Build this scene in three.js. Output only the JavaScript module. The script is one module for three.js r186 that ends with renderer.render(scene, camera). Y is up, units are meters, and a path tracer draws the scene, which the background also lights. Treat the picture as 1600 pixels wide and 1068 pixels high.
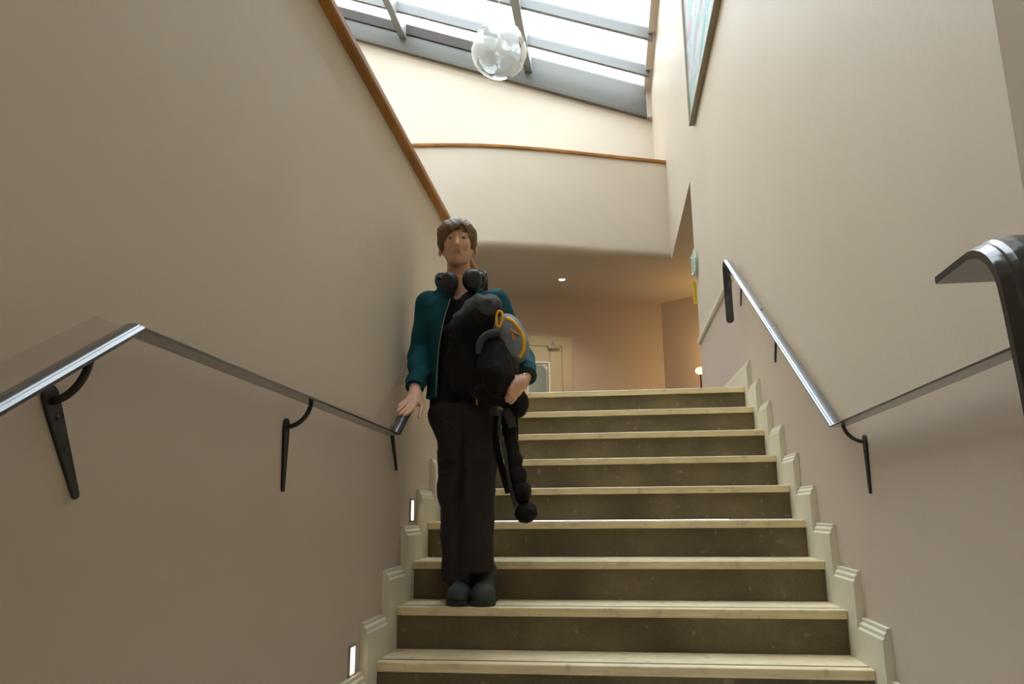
import * as THREE from 'three';
import { mergeGeometries, toCreasedNormals, mergeVertices } from 'three/addons/utils/BufferGeometryUtils.js';
import { RoundedBoxGeometry } from 'three/addons/geometries/RoundedBoxGeometry.js';
import { RectAreaLightUniformsLib } from 'three/addons/lights/RectAreaLightUniformsLib.js';

// ------------------------------------------------------------------ camera, sky, exposure
RectAreaLightUniformsLib.init();
const scene = new THREE.Scene();
const camera = new THREE.PerspectiveCamera(48.665, 1600 / 1068, 0.05, 100);
camera.position.set(0.9026, 0.5603, 2.9397);
camera.rotation.set(0.2159, 0.1274, -0.0090, 'YXZ');
camera.updateMatrixWorld(true);
scene.background = new THREE.Color().setRGB(0.89, 0.98, 1.10);
scene.backgroundIntensity = 7.9;
const renderer = new THREE.WebGLRenderer({ antialias: true });
renderer.toneMapping = THREE.LinearToneMapping;
renderer.toneMappingExposure = 1.08;
renderer.shadowMap.enabled = true;

// ------------------------------------------------------------------ helpers
let seed = 7;
const rnd = () => { seed = (seed * 1664525 + 1013904223) >>> 0; return seed / 4294967296; };
const V = (x, y, z) => new THREE.Vector3(x, y, z);
const lin = (r, g, b) => new THREE.Color().setRGB(r, g, b);
const clamp = (x, a, b) => Math.min(b, Math.max(a, x));
const mix = (a, b, t) => a + (b - a) * t;
const smooth = (a, b, x) => { const t = clamp((x - a) / (b - a), 0, 1); return t * t * (3 - 2 * t); };
// a pixel of the photograph, at the depth z where the thing is known to stand
function at(px, py, z) {
  const d = V((px - 800) / 1180.9, (534 - py) / 1180.9, -1).applyQuaternion(camera.quaternion);
  return d.multiplyScalar((z - camera.position.z) / d.z).add(camera.position);
}
const taken = {};
function numbered(n) { if (!(n in taken)) { taken[n] = 0; return n; } taken[n]++; return n + '_' + String(taken[n]).padStart(3, '0'); }
function thing(name, label, category, group) {
  const o = new THREE.Group(); o.name = numbered(name); o.userData = { label, category };
  if (group) o.userData.group = group;
  scene.add(o); return o;
}
function struct(name, label) {
  const o = new THREE.Group(); o.name = numbered(name); o.userData = { kind: 'structure', label, category: name.split('_')[0] };
  scene.add(o); return o;
}
function part(name, geo, mat, parent, label) {
  const m = new THREE.Mesh(geo, mat); m.name = name; if (label) m.userData.label = label;
  parent.add(m); return m;
}
const cat = (list) => mergeGeometries(list.map((g) => {
  const q = g.index ? g.toNonIndexed() : g;
  for (const k of Object.keys(q.attributes)) if (!['position', 'normal', 'uv'].includes(k)) q.deleteAttribute(k);
  if (!q.attributes.uv) q.setAttribute('uv', new THREE.BufferAttribute(new Float32Array(q.attributes.position.count * 2), 2));
  return q;
}));
function box(x0, x1, y0, y1, z0, z1) {          // uv in metres
  const w = x1 - x0, h = y1 - y0, d = z1 - z0, g = new THREE.BoxGeometry(w, h, d), uv = g.attributes.uv;
  const s = [[d, h], [d, h], [w, d], [w, d], [w, h], [w, h]];
  for (let i = 0; i < 24; i++) uv.setXY(i, uv.getX(i) * s[i >> 2][0] + x0 + z0, uv.getY(i) * s[i >> 2][1] + y0);
  return g.translate((x0 + x1) / 2, (y0 + y1) / 2, (z0 + z1) / 2);
}
function rbox(x0, x1, y0, y1, z0, z1, r = 0.004, seg = 2) {
  return new RoundedBoxGeometry(x1 - x0, y1 - y0, z1 - z0, seg, r).translate((x0 + x1) / 2, (y0 + y1) / 2, (z0 + z1) / 2);
}
const shapeOf = (pts) => new THREE.Shape(pts.map(([a, b]) => new THREE.Vector2(a, b)));
const slabZY = (pts, x0, x1) => new THREE.ExtrudeGeometry(shapeOf(pts.map(([z, y]) => [-z, y])), { depth: x1 - x0, bevelEnabled: false }).rotateY(Math.PI / 2).translate(x0, 0, 0);
const slabXZ = (pts, y0, y1) => new THREE.ExtrudeGeometry(shapeOf(pts.map(([x, z]) => [x, -z])), { depth: y1 - y0, bevelEnabled: false }).rotateX(-Math.PI / 2).translate(0, y0, 0);
const slabXY = (pts, z0, z1) => new THREE.ExtrudeGeometry(shapeOf(pts), { depth: z1 - z0, bevelEnabled: false }).translate(0, 0, z0);
function tube(pts, r, seg = 24, rad = 8, closed = false) {
  const c = new THREE.CatmullRomCurve3(pts, closed); return new THREE.TubeGeometry(c, seg, r, rad, closed);
}
function cylinder(a, b, r0, r1 = r0, n = 12) {
  const d = b.clone().sub(a), g = new THREE.CylinderGeometry(r1, r0, d.length(), n);
  g.applyQuaternion(new THREE.Quaternion().setFromUnitVectors(V(0, 1, 0), d.clone().normalize()));
  return g.translate((a.x + b.x) / 2, (a.y + b.y) / 2, (a.z + b.z) / 2);
}
// rings of points joined into a closed skin
function loft(rings, closedEnds = true, crease = 0.6) {
  const pos = [], uv = [], idx = [], n = rings[0].length;
  let along = 0;
  rings.forEach((r, i) => {
    if (i) along += r[0].distanceTo(rings[i - 1][0]);
    let round = 0;
    r.forEach((p, j) => { if (j) round += p.distanceTo(r[j - 1]); pos.push(p.x, p.y, p.z); uv.push(along, round); });
  });
  for (let i = 0; i + 1 < rings.length; i++) for (let j = 0; j < n; j++) {
    const a = i * n + j, b = i * n + (j + 1) % n, c = a + n, d = b + n; idx.push(a, b, d, a, d, c);
  }
  if (closedEnds) for (const e of [0, rings.length - 1]) {
    const c = pos.length / 3, m = rings[e].reduce((s, p) => s.add(p), V(0, 0, 0)).multiplyScalar(1 / n);
    pos.push(m.x, m.y, m.z); uv.push(0, 0);
    for (let j = 0; j < n; j++) { const a = e * n + j, b = e * n + (j + 1) % n; e ? idx.push(c, a, b) : idx.push(c, b, a); }
  }
  const g = new THREE.BufferGeometry();
  g.setAttribute('position', new THREE.Float32BufferAttribute(pos, 3)); g.setAttribute('uv', new THREE.Float32BufferAttribute(uv, 2)); g.setIndex(idx);
  return toCreasedNormals(g, crease);
}
// value noise
const hash = (x, y, z) => { let n = (Math.imul(x, 374761393) + Math.imul(y, 668265263) + Math.imul(z, 2147483647 - 1234567)) | 0; n = Math.imul(n ^ (n >>> 13), 1274126177); return ((n ^ (n >>> 16)) >>> 0) / 4294967296; };
function noise(x, y, z = 0) {
  const i = Math.floor(x), j = Math.floor(y), k = Math.floor(z), s = (t) => t * t * (3 - 2 * t), u = s(x - i), v = s(y - j), w = s(z - k);
  const q = (a, b, c) => hash(i + a, j + b, k + c);
  return mix(mix(mix(q(0, 0, 0), q(1, 0, 0), u), mix(q(0, 1, 0), q(1, 1, 0), u), v), mix(mix(q(0, 0, 1), q(1, 0, 1), u), mix(q(0, 1, 1), q(1, 1, 1), u), v), w);
}
function tileNoise(x, y, p, o) {                 // repeats every p cells
  const i = Math.floor(x), j = Math.floor(y), s = (t) => t * t * (3 - 2 * t), u = s(x - i), v = s(y - j), q = (a, b) => hash((i + a) % p, (j + b) % p, o);
  return mix(mix(q(0, 0), q(1, 0), u), mix(q(0, 1), q(1, 1), u), v);
}
function texture(n, metres, f, colour = true) {
  const d = new Uint8Array(n * n * 4);
  for (let y = 0; y < n; y++) for (let x = 0; x < n; x++) {
    const c = f(x / n, y / n), k = (y * n + x) * 4;
    d[k] = clamp(c[0], 0, 1) * 255; d[k + 1] = clamp(c[1], 0, 1) * 255; d[k + 2] = clamp(c[2], 0, 1) * 255; d[k + 3] = 255;
  }
  const t = new THREE.DataTexture(d, n, n); t.wrapS = t.wrapT = THREE.RepeatWrapping; t.magFilter = THREE.LinearFilter; t.minFilter = THREE.LinearMipmapLinearFilter; t.generateMipmaps = true;
  t.repeat.set(1 / metres, 1 / metres); if (colour) t.colorSpace = THREE.SRGBColorSpace; t.needsUpdate = true; return t;
}
const fbm = (u, v, base, o, oct = 4) => { let s = 0, a = 0.5, p = base; for (let i = 0; i < oct; i++) { s += a * tileNoise(u * p, v * p, p, o + i); a *= 0.5; p *= 2; } return s; };
const grey = (v) => [v, v, v];

// ------------------------------------------------------------------ materials
const std = (o) => new THREE.MeshStandardMaterial(o);
const paintBump = texture(512, 1.2, (u, v) => grey(fbm(u, v, 48, 3, 4)), false);
const paintTone = texture(512, 3.1, (u, v) => grey(0.965 + 0.05 * (fbm(u, v, 4, 11, 5) - 0.5)));
const paint = (c, rough = 0.62) => std({ color: c, roughness: rough, map: paintTone, bumpMap: paintBump, bumpScale: 0.0005 });
const M = {
  beige: paint(lin(0.67, 0.578, 0.455), 0.5),
  mauve: paint(lin(0.585, 0.48, 0.39), 0.5),
  soffit: paint(lin(0.62, 0.55, 0.47)),
  cream: paint(lin(0.74, 0.69, 0.53), 0.42),
  trimWhite: paint(lin(0.78, 0.76, 0.70), 0.4),
  doorCream: paint(lin(0.62, 0.53, 0.35), 0.4),
  oak: std({ color: 0xffffff, roughness: 0.42, map: texture(512, 0.9, (u, v) => { const g = fbm(u * 0.5, v, 8, 21, 3), f = tileNoise(u * 8, v * 160, 160, 5); const k = 0.8 + 0.3 * (g - 0.5) + 0.12 * (f - 0.5); return [0.80 * k, 0.53 * k, 0.22 * k]; }) }),
  nosing: std({ color: 0xffffff, roughness: 0.5, map: texture(512, 0.9, (u, v) => { const g = fbm(u, v, 6, 31, 4), f = tileNoise(u * 10, v * 140, 140, 8), w = Math.max(0, fbm(u, v, 20, 41, 3) - 0.56) * 2.4; const k = 1 + 0.10 * (g - 0.5) + 0.09 * (f - 0.5) - w * 0.22; return [0.88 * k, 0.81 * k, 0.65 * k]; }), bumpMap: paintBump, bumpScale: 0.0006 }),
  riser: std({ color: 0xffffff, roughness: 0.7, map: texture(1024, 1.6, (u, v) => {
    const g = fbm(u, v, 8, 51, 5), f = tileNoise(u * 300, v * 300, 300, 9);
    const sc = Math.max(0, tileNoise(u * 70, v * 70, 70, 60) - 0.86) * 7 * (fbm(u, v, 40, 61, 2) > 0.42 ? 1 : 0);
    const k = 0.9 + 0.5 * (g - 0.5) + 0.10 * (f - 0.5); return [0.46 * k + 0.16 * sc, 0.41 * k + 0.16 * sc, 0.30 * k + 0.15 * sc]; }), bumpMap: paintBump, bumpScale: 0.0008 }),
  carpet: std({ color: lin(0.16, 0.13, 0.09), roughness: 0.95 }),
  paleFloor: paint(lin(0.58, 0.52, 0.42), 0.5),
  inlay: std({ color: lin(0.035, 0.032, 0.028), roughness: 0.7 }),
  iron: std({ color: lin(0.020, 0.020, 0.021), roughness: 0.33, bumpMap: paintBump, bumpScale: 0.0005 }),
  ironMatt: std({ color: lin(0.018, 0.015, 0.013), roughness: 0.55, bumpMap: paintBump, bumpScale: 0.0015 }),
  rail: new THREE.MeshPhysicalMaterial({ color: lin(0.016, 0.017, 0.020), roughness: 0.30, clearcoat: 1, clearcoatRoughness: 0.16 }),
  steelGrey: std({ color: lin(0.17, 0.17, 0.16), roughness: 0.4 }),
  gutter: std({ color: lin(0.115, 0.11, 0.092), roughness: 0.34 }),
  gutterLip: std({ color: lin(0.09, 0.075, 0.055), roughness: 0.5 }),
  shadeBrown: std({ color: lin(0.035, 0.026, 0.018), roughness: 0.7 }),  // brown that paints in the shade along the gutter top
  pinkBoard: paint(lin(0.58, 0.48, 0.40)),
  glass: new THREE.MeshPhysicalMaterial({ color: lin(0.97, 0.985, 0.97), roughness: 0.0, transmission: 1, thickness: 0, ior: 1.45 }),
  chrome: std({ color: lin(0.6, 0.6, 0.58), roughness: 0.25, metalness: 1 }),
  greyMetal: std({ color: lin(0.42, 0.40, 0.34), roughness: 0.45, metalness: 0.3 }),
};
const glow = (c, k) => std({ color: 0x000000, emissive: c, emissiveIntensity: k });

// ------------------------------------------------------------------ measures of the place
const h = 0.165, g = 0.2624, W = 1.785, XL = -0.03, XR = 1.815;   // step rise, going, stair width, wall faces
const TOP = 8 * h, SOF = 3.83, ZF = -9.17;                          // landing level, soffit level, far wall
const roofY = (x) => 7.6 + 0.385 * (1.77 - x);
const ZS = 2.2;                                                   // skylight end; its unseen near part is lengthened to light the lower stairs
const paintL = (z) => z > 1.70 ? 0.912 - 0.62 * (z - 1.70) : z > 0.03 ? 0.912 : 0.912 - 0.629 * (z - 0.03);

// ------------------------------------------------------------------ walls
{
  const w = struct('wall_left', 'tan and taupe stair wall carrying the wooden capping');
  part('lower_wall', slabZY([[5.5, -2.2], [5.5, paintL(5.5) > -1.6 ? paintL(5.5) : -1.6], [1.70, 0.912], [0.03, 0.912], [-2.0, 2.21], [-2.6, 2.20], [-2.6, -0.3], [1.0, -2.2]], XL - 0.2, XL), M.mauve, w, 'taupe lower paint');
  part('upper_wall', slabZY([[5.5, paintL(5.5) > -1.6 ? paintL(5.5) : -1.6], [5.5, 2.345], [-2.0, 2.21], [0.03, 0.912], [1.70, 0.912]], XL - 0.2, XL), M.beige, w, 'tan upper paint');
}
{
  const w = struct('wall_right', 'beige and mauve stair wall that holds the painting');
  part('upper_wall', slabZY([[1.27, 0.878], [1.27, 8.2], [ZF, 8.2], [ZF, SOF + 0.004], [-4.5, SOF + 0.004], [-4.5, 2.14], [-2.45, 2.175], [-0.25, 0.872]], XR, XR + 0.2), M.beige, w, 'beige upper paint');
  part('lower_wall', slabZY([[1.27, 0.878], [-0.25, 0.872], [-2.45, 2.175], [-4.5, 2.14], [-4.5, 1.0], [-1.5, -0.5], [-1, -2.2], [1.27, -2.2]], XR, XR + 0.2), M.mauve, w, 'mauve lower paint');
}
{
  const w = struct('wall_splay', 'splayed wall beside the lower flight');
  const L = 3.2, b = box(0, L, -2.2, 8.2, -0.2, 0); b.rotateY(-Math.atan2(1, 0.62)); b.translate(XR, 0, 1.27);
  part('wall_face', b, M.beige, w);
  const e = V(L, 0, 0).applyAxisAngle(V(0, 1, 0), -Math.atan2(1, 0.62)).add(V(XR, 0, 1.27));
  part('wall_return', box(e.x - 0.02, e.x + 0.2, -2.2, 8.2, e.z - 0.1, 5.7), M.beige, w);
}
part('wall_face', box(-5.2, 4.2, -2.2, 10.6, 5.5, 5.7), M.beige, struct('wall_rear', 'beige wall of the lower hall'));
part('wall_face', box(-5.2, -5.0, 1.0, 10.6, -9.5, 5.7), M.beige, struct('wall_gallery', 'beige outer wall of the gallery'));
part('wall_face', slabXY([[-5.2, 3.9], [2.0, 3.9], [2.0, roofY(2.0) + 0.1], [-5.2, roofY(-5.2) + 0.1]], ZF - 0.2, ZF), M.beige, struct('wall_far', 'pale far wall under the skylight gutter'));
{   // the solid roof towards the lower hall
  const c = struct('ceiling', 'sloping plaster ceiling of the hall');
  part('ceiling_board', slabXY([[-5.2, roofY(-5.2)], [1.7, roofY(1.7)], [4.2, 7.6], [4.2, 7.9], [1.7, roofY(1.7) + 0.3], [-5.2, roofY(-5.2) + 0.3]], ZS, 5.7), M.soffit, c);
}
// upper floor: curved parapet, slab and its soffit
const curve = new THREE.CatmullRomCurve3([[1.86, -7.045], [1.80, -7.025], [1.0, -6.72], [0.16, -6.40], [-0.6, -6.17], [-1.1, -6.08], [-1.6, -6.02], [-3, -5.95], [-5.1, -5.93]].map(([x, z]) => V(x, 0, z)));
const plan = curve.getPoints(64);
const planNormal = (i) => { const a = plan[Math.max(0, i - 1)], b = plan[Math.min(64, i + 1)]; const t = b.clone().sub(a).normalize(); return V(-t.z, 0, t.x).multiplyScalar(t.x < 0 ? -1 : 1); };
function planSweep(profile) {                     // profile: [towards the stairs, height]
  return loft(plan.map((p, i) => { const n = planNormal(i); if (n.z < 0) n.negate(); return profile.map(([a, y]) => V(p.x + n.x * a, y, p.z + n.z * a)); }));
}
{
  const w = struct('wall_balcony', 'white curved balcony front with a rounded lower edge');
  const prof = [[0, 5.225], [0, SOF + 0.11]]; // rounded lower edge
  for (let i = 1; i <= 8; i++) { const t = i / 8 * Math.PI / 2; prof.push([-0.11 + 0.11 * Math.cos(t), SOF + 0.11 - 0.11 * Math.sin(t)]); }
  prof.push([-0.14, SOF], [-0.14, SOF + 0.02], [-0.18, SOF + 0.02], [-0.18, 5.225]);
  part('balcony_front', planSweep(prof), M.beige, w);
  const t = struct('trim_balcony', 'thin wooden capping on the curved balcony front');
  part('capping', planSweep([[0.025, 5.225], [0.028, 5.232], [0.028, 5.264], [0.022, 5.27], [-0.2, 5.27], [-0.205, 5.225]]), M.oak, t);
  const c = struct('ceiling', 'soffit over the top landing with one downlight');
  const edge = plan.map((p, i) => { const n = planNormal(i); if (n.z < 0) n.negate(); return [p.x - n.x * 0.1401, p.z - n.z * 0.1401]; }).filter(([x]) => x < XR - 0.02);
  part('soffit_board', slabXZ([...edge, [-5.2, -9.9], [4.4, -9.9], [4.4, -4.501], [XR + 0.001, -4.501], [XR + 0.001, -7.1]], SOF, SOF + 0.3), M.soffit, c);
}
// landing back wall, askew, with its door
const ASK = 0.346;
const askew = (o) => { o.position.set(0.352, TOP, -8.817); o.rotation.y = ASK; };
{
  const w = struct('wall_back', 'brown mauve back wall of the top landing'); askew(w);
  const H = SOF - TOP + 0.02;
  part('wall_face', cat([box(-0.045, 1.56, -0.1, H, -0.12, 0), box(-5.2, -1.06, -0.1, H, -0.12, 0), box(-1.06, -0.045, 1.79, H, -0.12, 0)]), M.mauve, w);
  const p = struct('wall_pier', 'tan pier at the corner of the top landing');
  const a = V(1.815, 0, -9.345), b = V(2.40, 0, -8.88), d = b.clone().sub(a), L = d.length();
  const q = box(0, L, TOP - 0.1, SOF + 0.02, -0.15, 0); q.rotateY(-Math.atan2(d.z, d.x)); q.translate(a.x, 0, a.z);
  part('wall_face', q, M.mauve, p);
}
{   // side room glowing amber to the right of the landing
  const w = struct('wall_side_room', 'amber lit wall of the side room');
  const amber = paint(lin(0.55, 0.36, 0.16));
  part('wall_face', box(1.9, 4.4, TOP - 0.1, SOF + 0.02, -9.95, -9.85), amber, w);
  part('wall_return', box(4.3, 4.4, TOP - 0.1, SOF + 0.02, -9.9, -4.3), amber, w);
  part('wall_front', box(2.0, 4.4, TOP - 0.1, SOF + 0.02, -4.55, -4.4), M.beige, w);
  const s = thing('wall_shelf', 'wooden shelf in the amber lit side room', 'shelf');
  part('shelf_board', rbox(2.42, 3.2, 2.40, 2.44, -9.85, -9.6), M.oak, s);
  const l = thing('table_lamp', 'small glowing lamp with a round white shade in the side room', 'lamp');
  const c = at(1091, 579, -8.3);
  part('lamp_shade', new THREE.SphereGeometry(0.075, 20, 12).scale(1, 0.75, 1).translate(c.x + 0.03, c.y, c.z), glow(lin(1, 0.80, 0.5), 1.6), l);
  part('lamp_stem', cylinder(V(c.x + 0.03, TOP + 0.02, c.z), V(c.x + 0.03, c.y - 0.05, c.z), 0.012), M.iron, l);
  part('lamp_base', cylinder(V(c.x + 0.03, TOP, c.z), V(c.x + 0.03, TOP + 0.02, c.z), 0.10, 0.09, 24), M.iron, l);
  const pl = new THREE.PointLight(lin(1, 0.62, 0.26), 2.2, 0, 2); pl.position.set(c.x + 0.35, c.y + 0.25, c.z + 0.1); pl.shadow.radius = 4; l.add(pl);
  const y = thing('hanging_sign', 'yellow sign hanging in the side room past the glass plate', 'sign');
  const k = at(1087, 458, -6.2);
  part('sign_panel', rbox(k.x - 0.03, k.x + 0.22, k.y - 0.15, k.y + 0.15, -6.21, -6.19, 0.005), std({ color: lin(0.75, 0.48, 0.04), roughness: 0.5 }), y);
  part('sign_cord', cylinder(V(k.x + 0.1, k.y + 0.14, -6.2), V(k.x + 0.1, SOF, -6.2), 0.003), M.iron, y);
}
// floors
{
  const f = struct('floor', 'floor of the top landing');
  part('floor_board', cat([slabXZ([[-0.23, -8 * g - 0.06], [XR, -8 * g - 0.06], [XR, -4.5], [4.4, -4.5], [4.4, -9.95], [-5.2, -9.95], [-5.2, 5.7], [XL - 0.2, 5.7], [XL - 0.2, -2.6], [-0.23, -2.6]], TOP - 0.12, TOP)]), M.carpet, f);
  const l = struct('floor', 'floor of the half landing');
  part('floor_board', box(XL, 3.6, -h - 0.1, -h, -0.01, 1.72), M.paleFloor, l);
  const b = struct('floor', 'floor of the lower hall');
  part('floor_board', box(XL - 0.2, 4.2, -h * 7 - 0.1, -h * 7, 1.6, 5.7), M.paleFloor, b);
}
// ------------------------------------------------------------------ the stairs
function flight(label, n0, n1, z0, y0, x0, x1) {
  const s = thing('staircase', label, 'stairs', undefined);
  const ng = rbox(x0, x1, -0.035, 0, -0.052, 0, 0.005, 3), tg = box(x0, x1, -0.035, -0.001, -g - 0.03, -0.058), ig = box(x0 + 0.002, x1 - 0.002, -0.03, 0.0006, -0.060, -0.050), rg = box(x0 + 0.001, x1 - 0.001, -h, -0.034, -0.04, -0.014);
  { const p = ng.attributes.position, uv = ng.attributes.uv; for (let i = 0; i < p.count; i++) uv.setXY(i, p.getX(i), p.getZ(i) + p.getY(i)); }
  for (let n = n0; n <= n1; n++) {
    for (const [nm, ge, mt] of [['riser', rg, M.riser], ['nosing', ng, M.nosing], ['tread', tg, M.nosing], ['inlay', ig, M.inlay]]) {
      if ((nm === 'tread' || nm === 'inlay') && n === 8) continue;
      const k = ge.clone(); const uv = k.attributes.uv; for (let i = 0; i < uv.count; i++) uv.setXY(i, uv.getX(i) + n * 0.37, uv.getY(i) + n * 0.231);
      part(nm, k, mt, s).position.set(0, y0 + n * h, z0 - n * g);
    }
  }
  return s;
}
flight('wide stairs with brown risers and pale worn wooden nosings', 0, 8, 0, 0, 0, W);
flight('lower stairs descending from the half landing', -6, -1, 1.72 - g, 0, XL + 0.002, XR);

// ------------------------------------------------------------------ stepped skirting boards
function skirting(name, side, label, zEnd) {
  const s = struct(name, label), wall = side < 0 ? XL : XR, dir = side < 0 ? 1 : -1;
  const prof = (top, bot) => [[0, top], [0.013, top], [0.0145, top - 0.003], [0.0145, top - 0.013], [0.0215, top - 0.019], [0.023, top - 0.022], [0.023, top - 0.032], [0.030, top - 0.039], [0.030, bot], [0, bot]];
  for (let n = -1; n <= 8; n++) {
    const zf = n < 0 ? 1.72 : 0.109 - g * n, zb = n === 8 ? zEnd : n < 0 ? 0.109 : zf - g;
    const top = n * h + 0.153, bot = n < 0 ? -h : n * h - 0.24;
    const ring = (z) => prof(top, bot).map(([a, y]) => V(wall + dir * a, y, z));
    const lo = side < 0 ? loft([ring(zf), ring(zb + 0.0008)], true, 0.3) : loft([ring(zb + 0.0008), ring(zf)], true, 0.3);
    part('skirting_board', lo, M.cream, s);
  }
}
skirting('baseboard_left', -1, 'cream stepped skirting board on the darker wall', -2.6);
skirting('baseboard_right', 1, 'cream stepped skirting board below the painting wall', -4.5);

// wooden capping of the parapet, dado rail
{
  const t = struct('trim_capping', 'thick wooden capping along the top of the tan stair wall');
  const ring = (z) => [[-0.26, 2.236], [0.006, 2.236], [0.012, 2.242], [0.012, 2.268], [0.004, 2.276], [-0.26, 2.276]].map(([x, y]) => V(x, y + 0.018 * z, z));
  part('capping', loft([ring(5.5), ring(2.2), ring(0), ring(-2.62)], true, 0.4), M.oak, t);
  const d = struct('trim_dado', 'cream dado rail on the mauve wall beside the handrail end');
  const rr = (z, y) => [[0, 0.03], [0.014, 0.03], [0.022, 0.018], [0.022, -0.012], [0.012, -0.03], [0, -0.03]].map(([a, b]) => V(XR - a, y + b, z));
  part('rail_moulding', loft([rr(-4.52, 2.14), rr(-2.40, 2.178)], true, 0.3), M.cream, d);
}

// ------------------------------------------------------------------ skylight
{
  const s = struct('window_1', 'sloping glazed skylight with grey bars'), purX = [-0.31, -2.62, -4.93], ang = Math.atan(0.385);
  const bars = []; for (let z = -8.50; z < ZS; z += 1.0) bars.push(z);
  const xs = [1.76, ...purX];
  const gl = [ZF, ...bars, ZS];
  for (let i = 0; i + 1 < xs.length; i++) for (let k = 0; k + 1 < gl.length; k++) {
    const x1 = xs[i], x0 = xs[i + 1];
    part('pane', slabXY([[x0, roofY(x0) + 0.03], [x1, roofY(x1) + 0.03], [x1, roofY(x1) + 0.036], [x0, roofY(x0) + 0.036]], gl[k] + 0.002, gl[k + 1] - 0.002), M.glass, s);
  }
  for (let i = 0; i + 1 < xs.length; i++) for (const z of bars) {
    const x1 = xs[i], x0 = xs[i + 1];
    part('glazing_bar', slabXY([[x0, roofY(x0) - 0.13], [x1, roofY(x1) - 0.13], [x1, roofY(x1) + 0.06], [x0, roofY(x0) + 0.06]], z - 0.035, z + 0.035), M.steelGrey, s);
  }
  for (const x of purX) part('purlin', slabXY([[x - 0.07, roofY(x) - 0.24], [x + 0.07, roofY(x) - 0.29], [x + 0.07, roofY(x) + 0.04], [x - 0.07, roofY(x) + 0.09]], ZF, ZS), M.steelGrey, s);
  const band = (x0, x1, a, b, z0, z1) => slabXY([[x0, roofY(x0) - b], [x1, roofY(x1) - b], [x1, roofY(x1) - a], [x0, roofY(x0) - a]], z0, z1);
  part('gutter_face', band(-5.0, 1.76, -0.05, 0.50, ZF - 0.02, ZF + 0.06), M.gutter, s);
  part('gutter_lip', band(-5.0, 1.76, 0.49, 0.55, ZF - 0.02, ZF + 0.10), M.gutterLip, s);
  part('shade_strip', band(-5.0, -0.38, -0.02, 0.17, ZF, ZF + 0.09), M.shadeBrown, s);  // dark strip painted in for the shade by purlin and first bar
  part('upstand', cat([box(1.70, 1.82, 7.58, 8.1, ZF + 0.02, ZS), box(1.73, 1.82, 7.06, 7.60, ZF + 0.02, ZF + 0.11)]), M.pinkBoard, s);
}

// ------------------------------------------------------------------ handrails
const railProfile = (() => {                       // flat below, domed above with two fine grooves
  const p = [[-0.026, -0.005], [0.026, -0.005], [0.026, 0.0005]], top = (u) => 0.0005 + 0.0095 * (1 - (u / 0.026) ** 2);
  for (let i = 1; i < 22; i++) { const u = 0.026 * Math.cos(i / 22 * Math.PI); const gr = Math.abs(Math.abs(u) - 0.0165) < 0.0013 ? 0.0016 : 0; p.push([u, top(u) - gr]); }
  p.push([-0.026, 0.0005]); return p;
})();
function railSweep(path, xc, k = 1) {             // path of [z, y] running away from the camera; mitred corners
  const rings = path.map((p, i) => {
    const a = path[Math.max(0, i - 1)], b = path[Math.min(path.length - 1, i + 1)];
    const nrm = (u, v) => { const l = Math.hypot(v[0] - u[0], v[1] - u[1]) || 1; return [(v[0] - u[0]) / l, (v[1] - u[1]) / l]; };
    const t0 = i ? nrm(a, p) : nrm(p, b), t1 = i < path.length - 1 ? nrm(p, b) : t0;
    const n0 = [t0[1], -t0[0]], n1 = [t1[1], -t1[0]];  // up for a path towards -z
    let n = [n0[0] + n1[0], n0[1] + n1[1]]; const l = Math.hypot(...n); n = [n[0] / l, n[1] / l];
    const m = 1 / Math.max(0.3, n[0] * n0[0] + n[1] * n0[1]);
    return railProfile.map(([u, v]) => V(xc + u * k, p[1] + n[1] * v * m * k, p[0] + n[0] * v * m * k));
  });
  return loft(rings, true, 0.35);
}
function bracket(parent, side, z, yTop, tilt, railPoint) {     // leaf plate on the wall, curved arm to the rail
  const wall = side < 0 ? XL : XR, d = side < 0 ? 1 : -1, L = 0.205;
  const sh = shapeOf([[-0.017, -0.012], [-0.012, -0.002], [0, 0.002], [0.012, -0.002], [0.017, -0.012], [0.0165, -0.04], [0.006, -L + 0.004], [0.003, -L], [-0.003, -L], [-0.006, -L + 0.004], [-0.0165, -0.04]]);
  const pg = new THREE.ExtrudeGeometry(sh, { depth: 0.005, bevelEnabled: true, bevelSize: 0.0012, bevelThickness: 0.0012, bevelSegments: 2 });
  pg.rotateZ(tilt * (side < 0 ? 1 : -1)); pg.rotateY(d * Math.PI / 2); pg.translate(wall + d * 0.0012, yTop, z);
  const pl = part('bracket_plate', pg, M.ironMatt, parent);
  for (const [dy, r] of [[0.055, 0.0042], [0.115, 0.0038], [0.175, 0.003]]) {
    const zz = z + Math.sin(tilt) * -dy, yy = yTop - dy * Math.cos(tilt);
    part('screw', new THREE.SphereGeometry(r, 10, 6).scale(0.6, 1, 1).translate(wall + d * 0.0085, yy, zz), M.iron, pl);
  }
  const a = V(wall + d * 0.004, yTop - 0.022, z - Math.sin(tilt) * 0.02), e = V(...railPoint);
  const pts = []; for (let i = 0; i <= 14; i++) { const t = i / 14 * Math.PI / 2; pts.push(V(mix(a.x, e.x, Math.sin(t)), mix(a.y, e.y, 1 - Math.cos(t)), mix(a.z, e.z, Math.sin(t)))); }
  part('bracket_arm', tube(pts, 0.0068, 24, 10), M.ironMatt, parent);
}
const arc = (cz, cy, r, a0, a1, n) => Array.from({ length: n + 1 }, (_, i) => { const t = mix(a0, a1, i / n); return [cz + r * Math.cos(t), cy + r * Math.sin(t)]; });
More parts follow.
